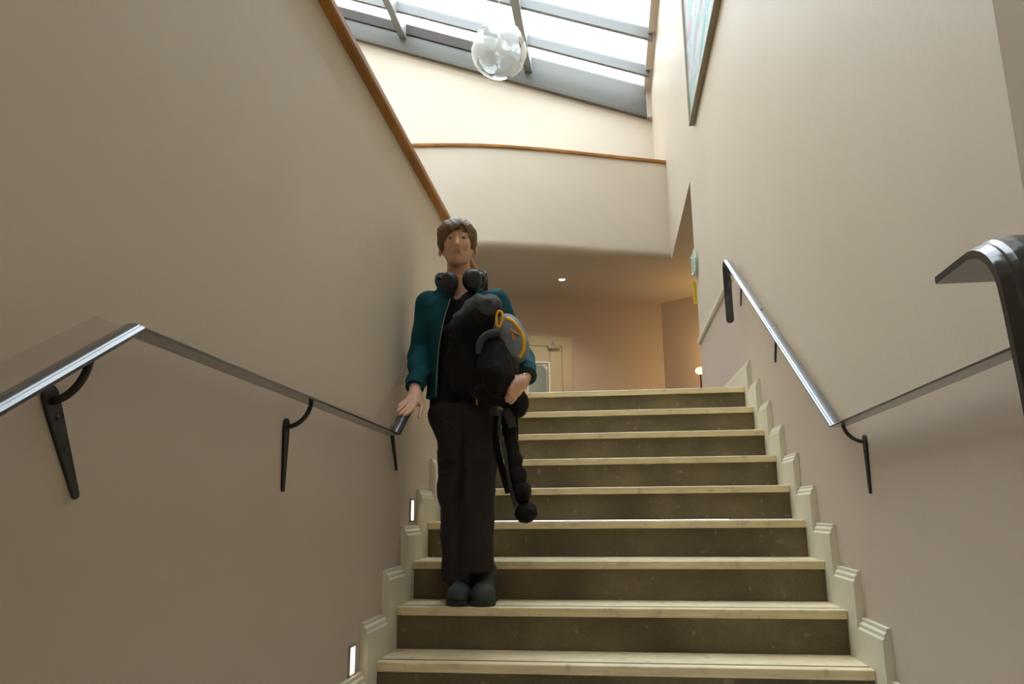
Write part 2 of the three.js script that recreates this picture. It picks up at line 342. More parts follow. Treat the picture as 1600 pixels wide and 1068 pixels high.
const TZ = -2.155, tail = () => Array.from({ length: 15 }, (_, i) => { const t = mix(Math.PI / 2 - Math.atan(0.629), Math.PI, i / 14); return [TZ + 0.055 * Math.cos(t), 2.145 + 0.055 * Math.sin(t)]; });   // over the top and down
{
  const r = thing('handrail', 'dark metal handrail on the tan wall, held by the person', 'handrail'), xc = 0.046;
  part('rail', railSweep([[3.9, 0.885 - 0.63 * 2.2], [1.70, 0.885], [0.0, 0.852], ...tail(), [TZ - 0.055, 2.0], [TZ - 0.051, 1.80]], xc), M.rail, r);
  part('tail_end', new THREE.CylinderGeometry(0.026, 0.026, 0.012, 24).rotateX(Math.PI / 2).translate(xc, 1.80, TZ - 0.053), M.rail, r);
  bracket(r, -1, 1.80, 0.764, 0.5, [xc, 0.820, 1.80]);
  bracket(r, -1, 0.851, 0.817, 0, [xc, 0.872, 0.851]);
  bracket(r, -1, -0.21, 0.905, 0.5, [xc, 0.980, -0.21]);
  bracket(r, -1, -1.35, 1.62, 0.5, [xc, 1.71, -1.35]);
}
{
  const r = thing('handrail', 'dark metal handrail on the pale wall below the painting, ending in a hanging tail', 'handrail'), xc = 1.742;
  part('rail', railSweep([[1.62, 0.875], [-0.005, 0.847], ...tail(), [TZ - 0.055, 2.0], [TZ - 0.051, 1.80]], xc), M.rail, r);
  part('tail_end', new THREE.CylinderGeometry(0.026, 0.026, 0.012, 24).rotateX(Math.PI / 2).translate(xc, 1.80, TZ - 0.053), M.rail, r);
  bracket(r, 1, 0.065, 0.804, 0, [xc, 0.855, 0.062]);
  bracket(r, 1, -1.17, 1.505, 0.5, [xc, 1.60, -1.17]);
  bracket(r, 1, -2.06, 2.06, 0.5, [xc, 2.13, -2.06]);
}
{   // the end of the rail that stands in the middle of the lower flight
  const r = thing('handrail', 'black metal handrail end curled over near the splayed wall', 'handrail');
  const tip = at(1460, 431, 2.20), z0 = tip.z, y0 = tip.y;
  const p2 = [[z0 + 0.20, y0 - 1.4], [z0 + 0.124, y0 - 0.13], [z0 + 0.118, y0 - 0.062], ...arc(z0 + 0.064, y0 - 0.052, 0.052, 0.10, Math.PI / 2 - 0.05, 16), [z0, y0 - 0.002]];
  const w = 0.064;
  part('rail', railSweep(p2, tip.x + w / 2, w / 0.052), M.rail, r);
  part('screw', new THREE.SphereGeometry(0.004, 10, 6).translate(tip.x + w * 0.72, y0 - 0.005, z0 + 0.035), M.ironMatt, r);
}

// ------------------------------------------------------------------ lamps
function stepLight(z, y, label) {
  const s = thing('step_light', label, 'light', 'step lights along the tan wall');
  part('bezel', cat([rbox(XL, XL + 0.006, y - 0.055, y + 0.055, z + 0.026, z + 0.036, 0.002), rbox(XL, XL + 0.006, y - 0.055, y + 0.055, z - 0.036, z - 0.026, 0.002), rbox(XL, XL + 0.006, y + 0.045, y + 0.055, z - 0.036, z + 0.036, 0.002), rbox(XL, XL + 0.006, y - 0.055, y - 0.045, z - 0.036, z + 0.036, 0.002)]), M.greyMetal, s);
  part('lens', rbox(XL, XL + 0.004, y - 0.046, y + 0.046, z - 0.027, z + 0.027, 0.001), glow(lin(1, 0.90, 0.72), 1.6), s);
  const l = new THREE.RectAreaLight(lin(1, 0.86, 0.62), 5, 0.05, 0.09); l.position.set(XL + 0.007, y, z); l.rotation.y = -Math.PI / 2 + Math.PI; l.lookAt(V(XL + 1, y - 0.4, z)); s.add(l);
}
stepLight(0.195, 0.040, 'small lit step light beside the lowest step in view');
stepLight(-0.589, 0.553, 'small step light beside the third step, behind the trousers');
{
  const d = thing('downlight', 'small round lit downlight in the landing soffit', 'light'), c = V(0.286, SOF, -7.71);
  part('bezel', new THREE.TorusGeometry(0.052, 0.007, 8, 32).rotateX(Math.PI / 2).translate(c.x, c.y - 0.003, c.z), M.trimWhite, d);
  part('lamp_face', new THREE.CylinderGeometry(0.046, 0.046, 0.006, 28).translate(c.x, c.y - 0.004, c.z), glow(lin(1, 0.86, 0.6), 8), d);
  const l = new THREE.SpotLight(lin(1, 0.88, 0.72), 6, 0, 1.15, 0.7, 2); l.position.set(c.x, c.y - 0.03, c.z); l.target.position.set(c.x, 0, c.z); l.shadow.radius = 2; d.add(l); d.add(l.target);
}
{   // pendant of overlapping clear petals
  const c = at(780, 79, -4.65), R = 0.315, p = thing('pendant_lamp', 'round pendant lamp of overlapping clear petals under the skylight', 'lamp');
  const petalMat = new THREE.MeshPhysicalMaterial({ color: lin(0.80, 0.82, 0.82), roughness: 0.35, transmission: 0.35, thickness: 0, ior: 1.45, clearcoat: 0.6 });
  const pg = (() => { const q = new THREE.SphereGeometry(R, 12, 6, 0, Math.PI * 2, 0, 0.31), a = q.attributes.position; for (let i = 0; i < a.count; i++) { const r = Math.hypot(a.getX(i), a.getZ(i)); a.setY(i, a.getY(i) - r * r * 0.55 + r * 0.10); } q.computeVertexNormals(); return q; })();
  const N = 44;
  for (let i = 0; i < N; i++) {
    const y = 1 - 2 * (i + 0.5) / N, f = i * 2.399963, q = Math.sqrt(1 - y * y), n = V(q * Math.cos(f), y, q * Math.sin(f));
    if (y > 0.93) continue;
    const m = part('petal', pg, petalMat, p); m.position.copy(c); m.quaternion.setFromUnitVectors(V(0, 1, 0), n);
    m.quaternion.multiply(new THREE.Quaternion().setFromEuler(new THREE.Euler((rnd() - 0.5) * 0.5, 0, (rnd() - 0.5) * 0.5))); m.scale.setScalar(0.96 + 0.05 * rnd());
  }
  part('bulb', new THREE.SphereGeometry(0.055, 20, 14).translate(c.x, c.y, c.z), std({ color: lin(0.85, 0.85, 0.82), roughness: 0.35 }), p);
  part('lamp_holder', cylinder(V(c.x, c.y + 0.05, c.z), V(c.x, c.y + R, c.z), 0.022), M.trimWhite, p);
  part('cord', cylinder(V(c.x, c.y + R - 0.01, c.z), V(c.x, roofY(c.x) - 0.10, c.z), 0.004), M.trimWhite, p);
}
// ------------------------------------------------------------------ painting and glass plate on the pale wall
{
  const p = thing('painting', 'abstract pastel painting of mint, pink and lilac strokes high on the pale wall', 'painting');
  const y0 = 4.13, y1 = 5.68, z0 = -3.89, z1 = -1.95;
  const cv = document.createElement('canvas'); cv.width = 768; cv.height = 640; const c = cv.getContext('2d');
  c.fillStyle = '#b4bcbc'; c.fillRect(0, 0, 768, 640);
  const cols = ['#6fb5a0', '#d095a8', '#a6a3bd', '#c4cdc6', '#97c0b8', '#cf6f92', '#93aec8', '#cfc4c9', '#55a68c', '#b3accb'];
  for (let i = 0; i < 260; i++) {
    c.strokeStyle = cols[Math.floor(rnd() * cols.length)]; c.lineWidth = 5 + rnd() * 34; c.lineCap = 'round'; c.globalAlpha = 0.75;
    const x = rnd() * 768, y = rnd() * 640, a = -0.9 + rnd() * 1.1, L = 40 + rnd() * 150;
    c.beginPath(); c.moveTo(x, y); c.quadraticCurveTo(x + Math.cos(a) * L * 0.5 + rnd() * 30, y + Math.sin(a) * L * 0.5, x + Math.cos(a) * L, y + Math.sin(a) * L + rnd() * 30); c.stroke();
  }
  const t = new THREE.CanvasTexture(cv); t.colorSpace = THREE.SRGBColorSpace;
  const plane = new THREE.PlaneGeometry(z1 - z0 - 0.04, y1 - y0 - 0.04).rotateY(-Math.PI / 2).translate(XR - 0.031, (y0 + y1) / 2, (z0 + z1) / 2);
  part('canvas', plane, std({ map: t, roughness: 0.5 }), p);
  part('backing', box(XR - 0.030, XR - 0.002, y0 + 0.01, y1 - 0.01, z0 + 0.01, z1 - 0.01), M.greyMetal, p);
  const fm = std({ color: lin(0.30, 0.26, 0.18), roughness: 0.4, metalness: 0.3 });
  for (const [a, b, e, f] of [[y0, y0 + 0.025, z0, z1], [y1 - 0.025, y1, z0, z1], [y0, y1, z0, z0 + 0.025], [y0, y1, z1 - 0.025, z1]]) part('frame_rail', rbox(XR - 0.052, XR - 0.001, a, b, e, f, 0.005), fm, p);
}
{
  const s = thing('glass_plate', 'small pale green glass sign plate on studs at the wall end', 'sign');
  const gm = new THREE.MeshPhysicalMaterial({ color: lin(0.72, 0.92, 0.82), roughness: 0.2, transmission: 0.35, thickness: 0.0, ior: 1.5 });
  const y = at(1086, 413, -4.4).y;
  part('plate', rbox(XR - 0.040, XR - 0.030, y - 0.11, y + 0.11, -4.49, -4.24, 0.002), gm, s);
  for (const a of [-0.085, 0.085]) for (const b of [-4.46]) part('stud', cylinder(V(XR, y + a, b), V(XR - 0.052, y + a, b), 0.009), M.chrome, s);
}
// ------------------------------------------------------------------ door in the back wall
{
  const d = struct('door_1', 'cream door with an etched glass pane and a door closer'); askew(d);
  const H = 1.877;
  part('door_frame', cat([rbox(-0.165, 0, -0.05, H, -0.02, 0.022, 0.004), rbox(-1.102, 0.002, H - 0.155, H + 0.001, -0.02, 0.0245, 0.004), rbox(-1.10, -0.935, -0.05, H, -0.02, 0.022, 0.004)]), M.doorCream, d);
  const leaf = part('door_leaf', cat([box(-0.372, -0.170, 0, 1.715, -0.03, 0.006), box(-0.932, -0.73, 0, 1.715, -0.03, 0.006), box(-0.75, -0.36, 1.455, 1.715, -0.03, 0.006), box(-0.75, -0.36, 0, 0.7, -0.03, 0.006)]), M.doorCream, d);
  part('pane_beading', cat([rbox(-0.388, -0.366, 0.69, 1.47, -0.028, 0.012, 0.003), rbox(-0.736, -0.714, 0.69, 1.47, -0.028, 0.012, 0.003), rbox(-0.73, -0.37, 1.448, 1.470, -0.028, 0.012, 0.003), rbox(-0.73, -0.37, 0.69, 0.712, -0.028, 0.012, 0.003)]), std({ color: lin(0.85, 0.88, 0.86), roughness: 0.3 }), leaf);
  part('pane', box(-0.73, -0.37, 0.7, 1.46, -0.014, -0.010), M.glass, leaf);
  const etch = std({ color: lin(0.82, 0.88, 0.85), roughness: 0.7 });
  const e = [box(-0.420, -0.414, 0.72, 1.38, -0.0098, -0.009), box(-0.68, -0.46, 1.412, 1.418, -0.0098, -0.009)];
  for (const [x, y, r] of [[-0.435, 1.405, 0.022], [-0.415, 1.385, 0.016], [-0.455, 1.41, 0.014], [-0.43, 1.375, 0.011], [-0.475, 1.418, 0.009], [-0.417, 1.352, 0.009]]) e.push(new THREE.TorusGeometry(r, r * 0.38, 6, 18).scale(1, 1, 0.03).translate(x, y, -0.0094));
  part('etching', cat(e), etch, leaf);
  const c = part('door_closer', rbox(-0.40, -0.215, 1.675, 1.725, 0.006, 0.055, 0.006), M.greyMetal, leaf);
  part('closer_arm', cat([cylinder(V(-0.36, 1.727, 0.045), V(-0.325, 1.79, 0.05), 0.006), cylinder(V(-0.325, 1.79, 0.05), V(-0.285, 1.727, 0.035), 0.006)]), M.greyMetal, leaf);
  // the room behind the glass
  const w = struct('wall_room', 'grey green walls of the room behind the glazed door'); askew(w);
  const gg = paint(lin(0.36, 0.36, 0.28));
  for (const b of [box(-2.6, 1.2, -0.1, 2.5, -2.3, -2.2), box(-2.7, -2.6, -0.1, 2.5, -2.3, -0.1), box(1.2, 1.3, -0.1, 2.5, -2.3, -0.1), box(-2.7, 1.3, -0.1, 0, -2.3, -0.1), box(-2.7, 1.3, 2.4, 2.5, -2.3, -0.1)]) part('wall_face', b, gg, w);
    part('white_counter', rbox(-1.6, 0.6, 0, 1.12, -2.15, -1.6, 0.01), M.trimWhite, w, 'white counter');  // a white counter standing in the room, grouped with its walls
  const cl = thing('added_room_light', 'added unseen light panel for the room behind the door', 'light'); askew(cl);  // unseen panel added to light the space behind the pane
  part('glow_panel', rbox(-0.9, -0.3, 2.375, 2.395, -1.5, -0.9, 0.004), glow(lin(1, 0.97, 0.9), 3), cl);
  const l = new THREE.RectAreaLight(lin(1, 0.97, 0.9), 16, 0.58, 0.58); l.position.set(-0.6, 2.37, -1.2); l.rotation.x = -Math.PI / 2; cl.add(l);
}
//PERSON
// ------------------------------------------------------------------ soft bodies: distance fields meshed with surface nets
function nets(f, lo, hi, s, taperUV = true) {
  const n = [0, 1, 2].map((i) => Math.ceil((hi[i] - lo[i]) / s) + 1), [nx, ny, nz] = n, val = new Float32Array(nx * ny * nz), id = (i, j, k) => i + nx * (j + ny * k);
  for (let k = 0; k < nz; k++) for (let j = 0; j < ny; j++) for (let i = 0; i < nx; i++) val[id(i, j, k)] = f(lo[0] + i * s, lo[1] + j * s, lo[2] + k * s);
  const vid = new Int32Array(nx * ny * nz).fill(-1), pos = [], uv = [], idx = [];
  const edges = [[0, 1], [2, 3], [4, 5], [6, 7], [0, 2], [1, 3], [4, 6], [5, 7], [0, 4], [1, 5], [2, 6], [3, 7]];
  for (let k = 0; k + 1 < nz; k++) for (let j = 0; j + 1 < ny; j++) for (let i = 0; i + 1 < nx; i++) {
    const c = []; let m = 0;
    for (let q = 0; q < 8; q++) { const v = val[id(i + (q & 1), j + (q >> 1 & 1), k + (q >> 2))]; c.push(v); if (v < 0) m++; }
    if (m === 0 || m === 8) continue;
    let x = 0, y = 0, z = 0, t = 0;
    for (const [a, b] of edges) if ((c[a] < 0) !== (c[b] < 0)) {
      const u = c[a] / (c[a] - c[b]);
      x += mix(a & 1, b & 1, u); y += mix(a >> 1 & 1, b >> 1 & 1, u); z += mix(a >> 2, b >> 2, u); t++;
    }
    vid[id(i, j, k)] = pos.length / 3;
    const X = lo[0] + (i + x / t) * s, Y = lo[1] + (j + y / t) * s, Z = lo[2] + (k + z / t) * s;
    pos.push(X, Y, Z); uv.push(X + 0.6 * Z, Y);
  }
  const quad = (a, b, c, d, flip) => flip ? idx.push(a, c, b, a, d, c) : idx.push(a, b, c, a, c, d);
  for (let k = 1; k + 1 < nz; k++) for (let j = 1; j + 1 < ny; j++) for (let i = 1; i + 1 < nx; i++) {
    const a = val[id(i, j, k)] < 0;
    if (a !== val[id(i + 1, j, k)] < 0) quad(vid[id(i, j - 1, k - 1)], vid[id(i, j, k - 1)], vid[id(i, j, k)], vid[id(i, j - 1, k)], !a);
    if (a !== val[id(i, j + 1, k)] < 0) quad(vid[id(i - 1, j, k - 1)], vid[id(i - 1, j, k)], vid[id(i, j, k)], vid[id(i, j, k - 1)], !a);
    if (a !== val[id(i, j, k + 1)] < 0) quad(vid[id(i - 1, j - 1, k)], vid[id(i, j - 1, k)], vid[id(i, j, k)], vid[id(i - 1, j, k)], !a);
  }
  const gm = new THREE.BufferGeometry();
  gm.setAttribute('position', new THREE.Float32BufferAttribute(pos, 3)); gm.setAttribute('uv', new THREE.Float32BufferAttribute(uv, 2)); gm.setIndex(idx); gm.computeVertexNormals();
  return gm;
}
const smin = (a, b, k) => { const q = Math.max(k - Math.abs(a - b), 0) / k; return Math.min(a, b) - q * q * k * 0.25; };
const cone = (a, b, ra, rb) => {
  const dx = b.x - a.x, dy = b.y - a.y, dz = b.z - a.z, l2 = dx * dx + dy * dy + dz * dz;
  return (x, y, z) => { const px = x - a.x, py = y - a.y, pz = z - a.z, t = clamp((px * dx + py * dy + pz * dz) / l2, 0, 1); return Math.hypot(px - t * dx, py - t * dy, pz - t * dz) - mix(ra, rb, t); };
};
const ball = (c, rx, ry = rx, rz = rx, tilt = 0) => {
  const co = Math.cos(tilt), si = Math.sin(tilt), m = Math.min(rx, ry, rz);
  return (x, y, z) => { const a = x - c.x, b = y - c.y, e = z - c.z, u = (co * a + si * b) / rx, v = (-si * a + co * b) / ry, w = e / rz, k = Math.hypot(u, v, w); const k2 = Math.hypot(u / rx, v / ry, w / rz); return k2 < 1e-6 ? -m : k * (k - 1) / k2; };
};
const chain = (pts, rs, k = 0.01) => { const c = pts.slice(1).map((p, i) => cone(pts[i], p, rs[i], rs[i + 1])); return (x, y, z) => { let d = 9; for (const f of c) d = smin(d, f(x, y, z), k); return d; }; };
const join = (list, k) => (x, y, z) => { let d = 9; for (const f of list) d = smin(d, f(x, y, z), k); return d; };
const table = (rows) => (t) => { if (t <= rows[0][0]) return rows[0][1]; for (let i = 1; i < rows.length; i++) if (t <= rows[i][0]) return mix(rows[i - 1][1], rows[i][1], smooth(rows[i - 1][0], rows[i][0], t)); return rows[rows.length - 1][1]; };
function onSkin(f, px, py, lift = 0, z0 = 0.1) {      // where the sight line through a pixel meets a body
  const far = at(px, py, -0.8), d = far.clone().sub(camera.position).normalize(); const p = at(px, py, z0); let q = 0;
  for (let i = 0; i < 80; i++) { q = f(p.x, p.y, p.z); if (q < 0.0008) break; p.addScaledVector(d, q * 0.8); if (p.z < -0.8) break; }
  return p.addScaledVector(d, -lift);
}
const around = (pts, m) => [['x', 'y', 'z'].map((k) => Math.min(...pts.map((p) => p[k])) - m), ['x', 'y', 'z'].map((k) => Math.max(...pts.map((p) => p[k])) + m)];

// ------------------------------------------------------------------ the person coming down the stairs
const person = thing('person', 'person in an open teal jacket and black trousers, right hand on the handrail, arms full', 'person');
const weave = texture(256, 0.05, (u, v) => grey(0.5 + 0.25 * Math.sin(u * Math.PI * 32) * Math.sin(v * Math.PI * 32) + 0.25 * (tileNoise(u * 64, v * 64, 64, 77) - 0.5)), false);
const cloth = (r, gg, b, rough = 0.85, bump = 0.0006, sheen = 0.25) => new THREE.MeshPhysicalMaterial({ color: lin(r, gg, b), roughness: rough, specularIntensity: 0.45, bumpMap: weave, bumpScale: bump, sheen, sheenRoughness: 0.6, sheenColor: lin(r * 1.5, gg * 1.5, b * 1.5) });
const C = {
  skin: new THREE.MeshPhysicalMaterial({ color: lin(0.68, 0.40, 0.265), roughness: 0.5 }),
  teal: cloth(0.006, 0.068, 0.084), black: cloth(0.012, 0.011, 0.012), trouser: cloth(0.034, 0.030, 0.031), coat: cloth(0.010, 0.009, 0.009, 0.75),
  fleece: cloth(0.095, 0.10, 0.105, 0.95, 0.002, 0.5), darkGrey: cloth(0.05, 0.052, 0.055), midGrey: cloth(0.058, 0.062, 0.068), packGrey: cloth(0.20, 0.23, 0.26, 0.7), packDark: cloth(0.045, 0.043, 0.036, 0.7),
  yellow: std({ color: lin(0.85, 0.45, 0.01), roughness: 0.5 }), orange: std({ color: lin(0.75, 0.22, 0.02), roughness: 0.5 }),
  shoe: std({ color: lin(0.030, 0.040, 0.042), roughness: 0.6 }), sole: std({ color: lin(0.022, 0.022, 0.022), roughness: 0.8 }),
  hair: new THREE.MeshPhysicalMaterial({ color: lin(0.14, 0.080, 0.038), roughness: 0.5, specularIntensity: 0.6 }),
  zip: std({ color: lin(0.35, 0.36, 0.35), roughness: 0.4, metalness: 0.5 }),
};
const ZB = -0.44;                                       // the trunk's depth
// joints
const J = {
  shR: at(670, 474, ZB), elR: at(656, 556, -0.43), wrR: at(648.5, 602, -0.285),
  shL: at(774, 470, ZB), elL: at(814, 558, -0.47), wrL: at(823, 586, -0.265),
  hipR: at(707, 655, ZB), knR: at(711, 770, -0.43), anR: at(720, 905, -0.44),
  hipL: at(751, 655, -0.42), knL: at(748, 758, -0.36), anL: at(744, 890, -0.40),
};
const toeR = V(0.252, h, -0.335), toeL = V(0.352, h, -0.335);
const cxT = table([[0.9, 0.236], [1.3, 0.228], [1.6, 0.220]]);
const trunk = (grow) => {
  const A = table([[0.90, 0.150], [1.0, 0.152], [1.12, 0.140], [1.28, 0.146], [1.40, 0.160], [1.48, 0.150], [1.545, 0.105], [1.60, 0.060], [1.68, 0.052]]);
  const B = table([[0.90, 0.105], [1.0, 0.108], [1.12, 0.096], [1.28, 0.106], [1.40, 0.112], [1.48, 0.100], [1.545, 0.080], [1.60, 0.058], [1.68, 0.052]]);
  return (x, y, z) => { const a = A(y) + grow, b = B(y) + grow, u = (x - cxT(y)) / a, v = (z - ZB) / b, k = Math.hypot(u, v), k2 = Math.hypot(u / a, v / b); return k2 < 1e-5 ? -b : k * (k - 1) / k2; };
};
// --- body: one skin, finer at the head and the hands
const HC = at(715, 379, -0.43), hq = new THREE.Quaternion().setFromEuler(new THREE.Euler(0.17, 0.17, 0.035, 'YXZ')), hqi = hq.clone().invert();
const toHead = (x, y, z) => V(x - HC.x, y - HC.y, z - HC.z).applyQuaternion(hqi);
const fromHead = (x, y, z) => V(x, y, z).applyQuaternion(hq).add(HC);
const hv = V;
const headParts = join([ball(hv(0, 0.030, -0.016), 0.073, 0.083, 0.092), ball(hv(0, -0.030, 0.022), 0.060, 0.080, 0.066)], 0.03);
const chin = ball(hv(0, -0.093, 0.056), 0.026, 0.018, 0.022), nose = chain([hv(0, 0.016, 0.084), hv(0, -0.022, 0.104)], [0.007, 0.0115], 0.004), wings = join([ball(hv(-0.011, -0.026, 0.095), 0.008), ball(hv(0.011, -0.026, 0.095), 0.008)], 0.006);
const brow = chain([hv(-0.045, 0.028, 0.066), hv(-0.018, 0.031, 0.083), hv(0.018, 0.031, 0.083), hv(0.045, 0.028, 0.066)], [0.008, 0.008, 0.008, 0.008]);
const sock = join([ball(hv(-0.030, 0.011, 0.097), 0.018, 0.012, 0.016), ball(hv(0.030, 0.011, 0.097), 0.018, 0.012, 0.016)], 0.001);
const lids = join([chain([hv(-0.044, 0.012, 0.073), hv(-0.030, 0.0185, 0.082), hv(-0.016, 0.013, 0.080)], [0.004, 0.005, 0.004]), chain([hv(0.044, 0.012, 0.073), hv(0.030, 0.0185, 0.082), hv(0.016, 0.013, 0.080)], [0.004, 0.005, 0.004])], 0.001);
const cheeks = join([ball(hv(-0.036, -0.018, 0.060), 0.024), ball(hv(0.036, -0.018, 0.060), 0.024)], 0.01);
const mouth = chain([hv(-0.024, -0.0575, 0.076), hv(-0.009, -0.0565, 0.085), hv(0.009, -0.0565, 0.085), hv(0.024, -0.0575, 0.076)], [0.0025, 0.0042, 0.0042, 0.0025]), lower = chain([hv(-0.014, -0.0645, 0.079), hv(0.014, -0.0645, 0.079)], [0.0042, 0.0042]);
const ears = join([ball(hv(-0.081, -0.030, -0.006), 0.011, 0.034, 0.019, -0.2), ball(hv(0.081, -0.030, -0.006), 0.011, 0.034, 0.019, 0.2)], 0.001);
const neckF = cone(hv(0, -0.05, -0.025), hv(0.0, -0.24, -0.035), 0.053, 0.060), jaw = chain([hv(-0.058, -0.040, 0.0), hv(-0.034, -0.088, 0.036), hv(0.034, -0.088, 0.036), hv(0.058, -0.040, 0.0)], [0.015, 0.014, 0.014, 0.015]);
const headSDF = (x, y, z) => {
  let d = headParts(x, y, z); d = smin(d, jaw(x, y, z), 0.03); d = smin(d, chin(x, y, z), 0.025); d = smin(d, cheeks(x, y, z), 0.02); d = smin(d, brow(x, y, z), 0.014);
  d = -smin(-d, sock(x, y, z), 0.010); d = smin(d, nose(x, y, z), 0.012); d = smin(d, wings(x, y, z), 0.006); d = smin(d, lids(x, y, z), 0.004);
  d = smin(d, mouth(x, y, z), 0.008); d = smin(d, lower(x, y, z), 0.008); d = smin(d, ears(x, y, z), 0.008); return smin(d, neckF(x, y, z), 0.02);
};
const headG = nets(headSDF, [-0.10, -0.25, -0.125], [0.10, 0.125, 0.13], 0.0032); headG.applyQuaternion(hq); headG.translate(HC.x, HC.y, HC.z);
// right hand, laid over the rail; left hand, closed on the bundle
const fing = (pts, r) => chain(pts, [r * 1.08, r, r * 0.92, r * 0.82].slice(0, pts.length), 0.004);
const palmR = join([cone(J.wrR, at(648, 618, -0.245), 0.025, 0.026), cone(at(648, 618, -0.245), at(641, 624, -0.215), 0.024, 0.018), cone(at(648, 618, -0.245), at(649, 629, -0.205), 0.024, 0.017), cone(at(650, 616, -0.25), at(656, 627, -0.225), 0.020, 0.014)], 0.02);
const fingersR = [
  fing([at(649.5, 630, -0.200), at(644, 639, -0.165), at(637, 645, -0.140), at(631, 649, -0.122)], 0.0092),
  fing([at(646.5, 627, -0.203), at(638, 636, -0.165), at(630, 643, -0.138), at(624.5, 647, -0.120)], 0.0094),
  fing([at(642.5, 625, -0.208), at(633, 632, -0.172), at(626.5, 638, -0.150), at(622, 642, -0.135)], 0.0088),
  fing([at(639.5, 622, -0.213), at(631.5, 627, -0.185), at(626.5, 631, -0.168), at(623.5, 634, -0.158)], 0.0078),
  fing([at(655, 622, -0.232), at(659.5, 635, -0.205), at(657.5, 644, -0.185), at(655, 652, -0.168)], 0.0096),
];
const handRF = (x, y, z) => { let d = 9; for (const f of fingersR) d = smin(d, f(x, y, z), 0.0025); return smin(d, palmR(x, y, z), 0.012); };
const palmL = join([cone(J.wrL, at(814, 598, -0.225), 0.026, 0.027), cone(at(814, 598, -0.225), at(805, 600, -0.200), 0.024, 0.018), cone(at(814, 598, -0.225), at(808, 612, -0.205), 0.026, 0.018)], 0.02);
const fingersL = [
  fing([at(805, 596, -0.198), at(798, 606, -0.178), at(793, 613, -0.195), at(789, 616, -0.225)], 0.0092),
  fing([at(805, 602, -0.198), at(797, 612.5, -0.178), at(793, 619, -0.195), at(790, 621, -0.225)], 0.0094),
  fing([at(807, 608, -0.200), at(799, 618.5, -0.182), at(795, 624, -0.200), at(792, 626, -0.228)], 0.0090),
  fing([at(810, 613, -0.205), at(804, 623, -0.192), at(800, 627.5, -0.208), at(797, 629, -0.232)], 0.0080),
  fing([at(813, 592, -0.235), at(804, 589, -0.215), at(797, 592, -0.205), at(792, 596, -0.205)], 0.0096),
];
const handLF = (x, y, z) => { let d = 9; for (const f of fingersL) d = smin(d, f(x, y, z), 0.0025); return smin(d, palmL(x, y, z), 0.012); };
const hr = around([J.wrR, at(622, 655, -0.12), at(662, 600, -0.25)], 0.03), hl = around([J.wrL, at(788, 630, -0.18), at(830, 585, -0.22)], 0.03);
const bodyF = join([(x, y, z) => Math.max(trunk(-0.03)(x, y, z), 0.95 - y), cone(V(cxT(1.5), 1.50, ZB), V(0.22, 1.62, ZB - 0.01), 0.05, 0.05), chain([J.shR, J.elR, J.wrR], [0.045, 0.036, 0.025]), chain([J.shL, J.elL, J.wrL], [0.045, 0.036, 0.025]), chain([J.hipR, J.knR, V(0.245, h + 0.08, -0.43)], [0.07, 0.05, 0.034]), chain([J.hipL, J.knL, V(0.345, h + 0.08, -0.43)], [0.07, 0.05, 0.034]),
  cone(V(0.245, h + 0.06, -0.43), V(toeR.x, h + 0.035, -0.33), 0.035, 0.025), cone(V(0.345, h + 0.06, -0.43), V(toeL.x, h + 0.035, -0.33), 0.035, 0.025)], 0.03);
const bodyCut = (x, y, z) => Math.max(bodyF(x, y, z), y - 1.63);
const bodyG = nets(bodyCut, [-0.05, h, -0.60], [0.62, 1.66, -0.18], 0.012);
part('body', cat([bodyG, headG, nets(handRF, hr[0], hr[1], 0.003), nets(handLF, hl[0], hl[1], 0.003)].map((q) => q)), C.skin, person, 'bare face, neck and hands');
// --- face details and hair
const eyeW = std({ color: lin(0.42, 0.38, 0.34), roughness: 0.3 }), iris = std({ color: lin(0.035, 0.035, 0.035), roughness: 0.15 });
for (const s of [-1, 1]) {
  const e = part('eye', new THREE.SphereGeometry(0.0118, 20, 14), eyeW, person); e.position.copy(fromHead(s * 0.030, 0.0095, 0.0735));
  part('iris', new THREE.SphereGeometry(0.0058, 16, 10).scale(1, 1, 0.5).translate(0.0008, 0.0005, 0.0098), iris, e);
  const pts = [[0.048, 0.030, 0.069], [0.034, 0.0355, 0.084], [0.015, 0.0325, 0.0915]].map(([a, b, c]) => fromHead(s * a, b, c));
  part('eyebrow', tube(pts, 0.0031, 12, 6), std({ color: lin(0.10, 0.062, 0.038), roughness: 0.8 }), person);
}
const lipsF = (x, y, z) => Math.max(Math.min(mouth(x, y, z), lower(x, y, z)) - 0.0012, 0.078 - z - 0.006);
{ const lg = nets(lipsF, [-0.03, -0.08, 0.065], [0.03, -0.04, 0.10], 0.0022); lg.applyQuaternion(hq); lg.translate(HC.x, HC.y, HC.z); part('lips', lg, new THREE.MeshPhysicalMaterial({ color: lin(0.46, 0.20, 0.15), roughness: 0.5 }), person); }
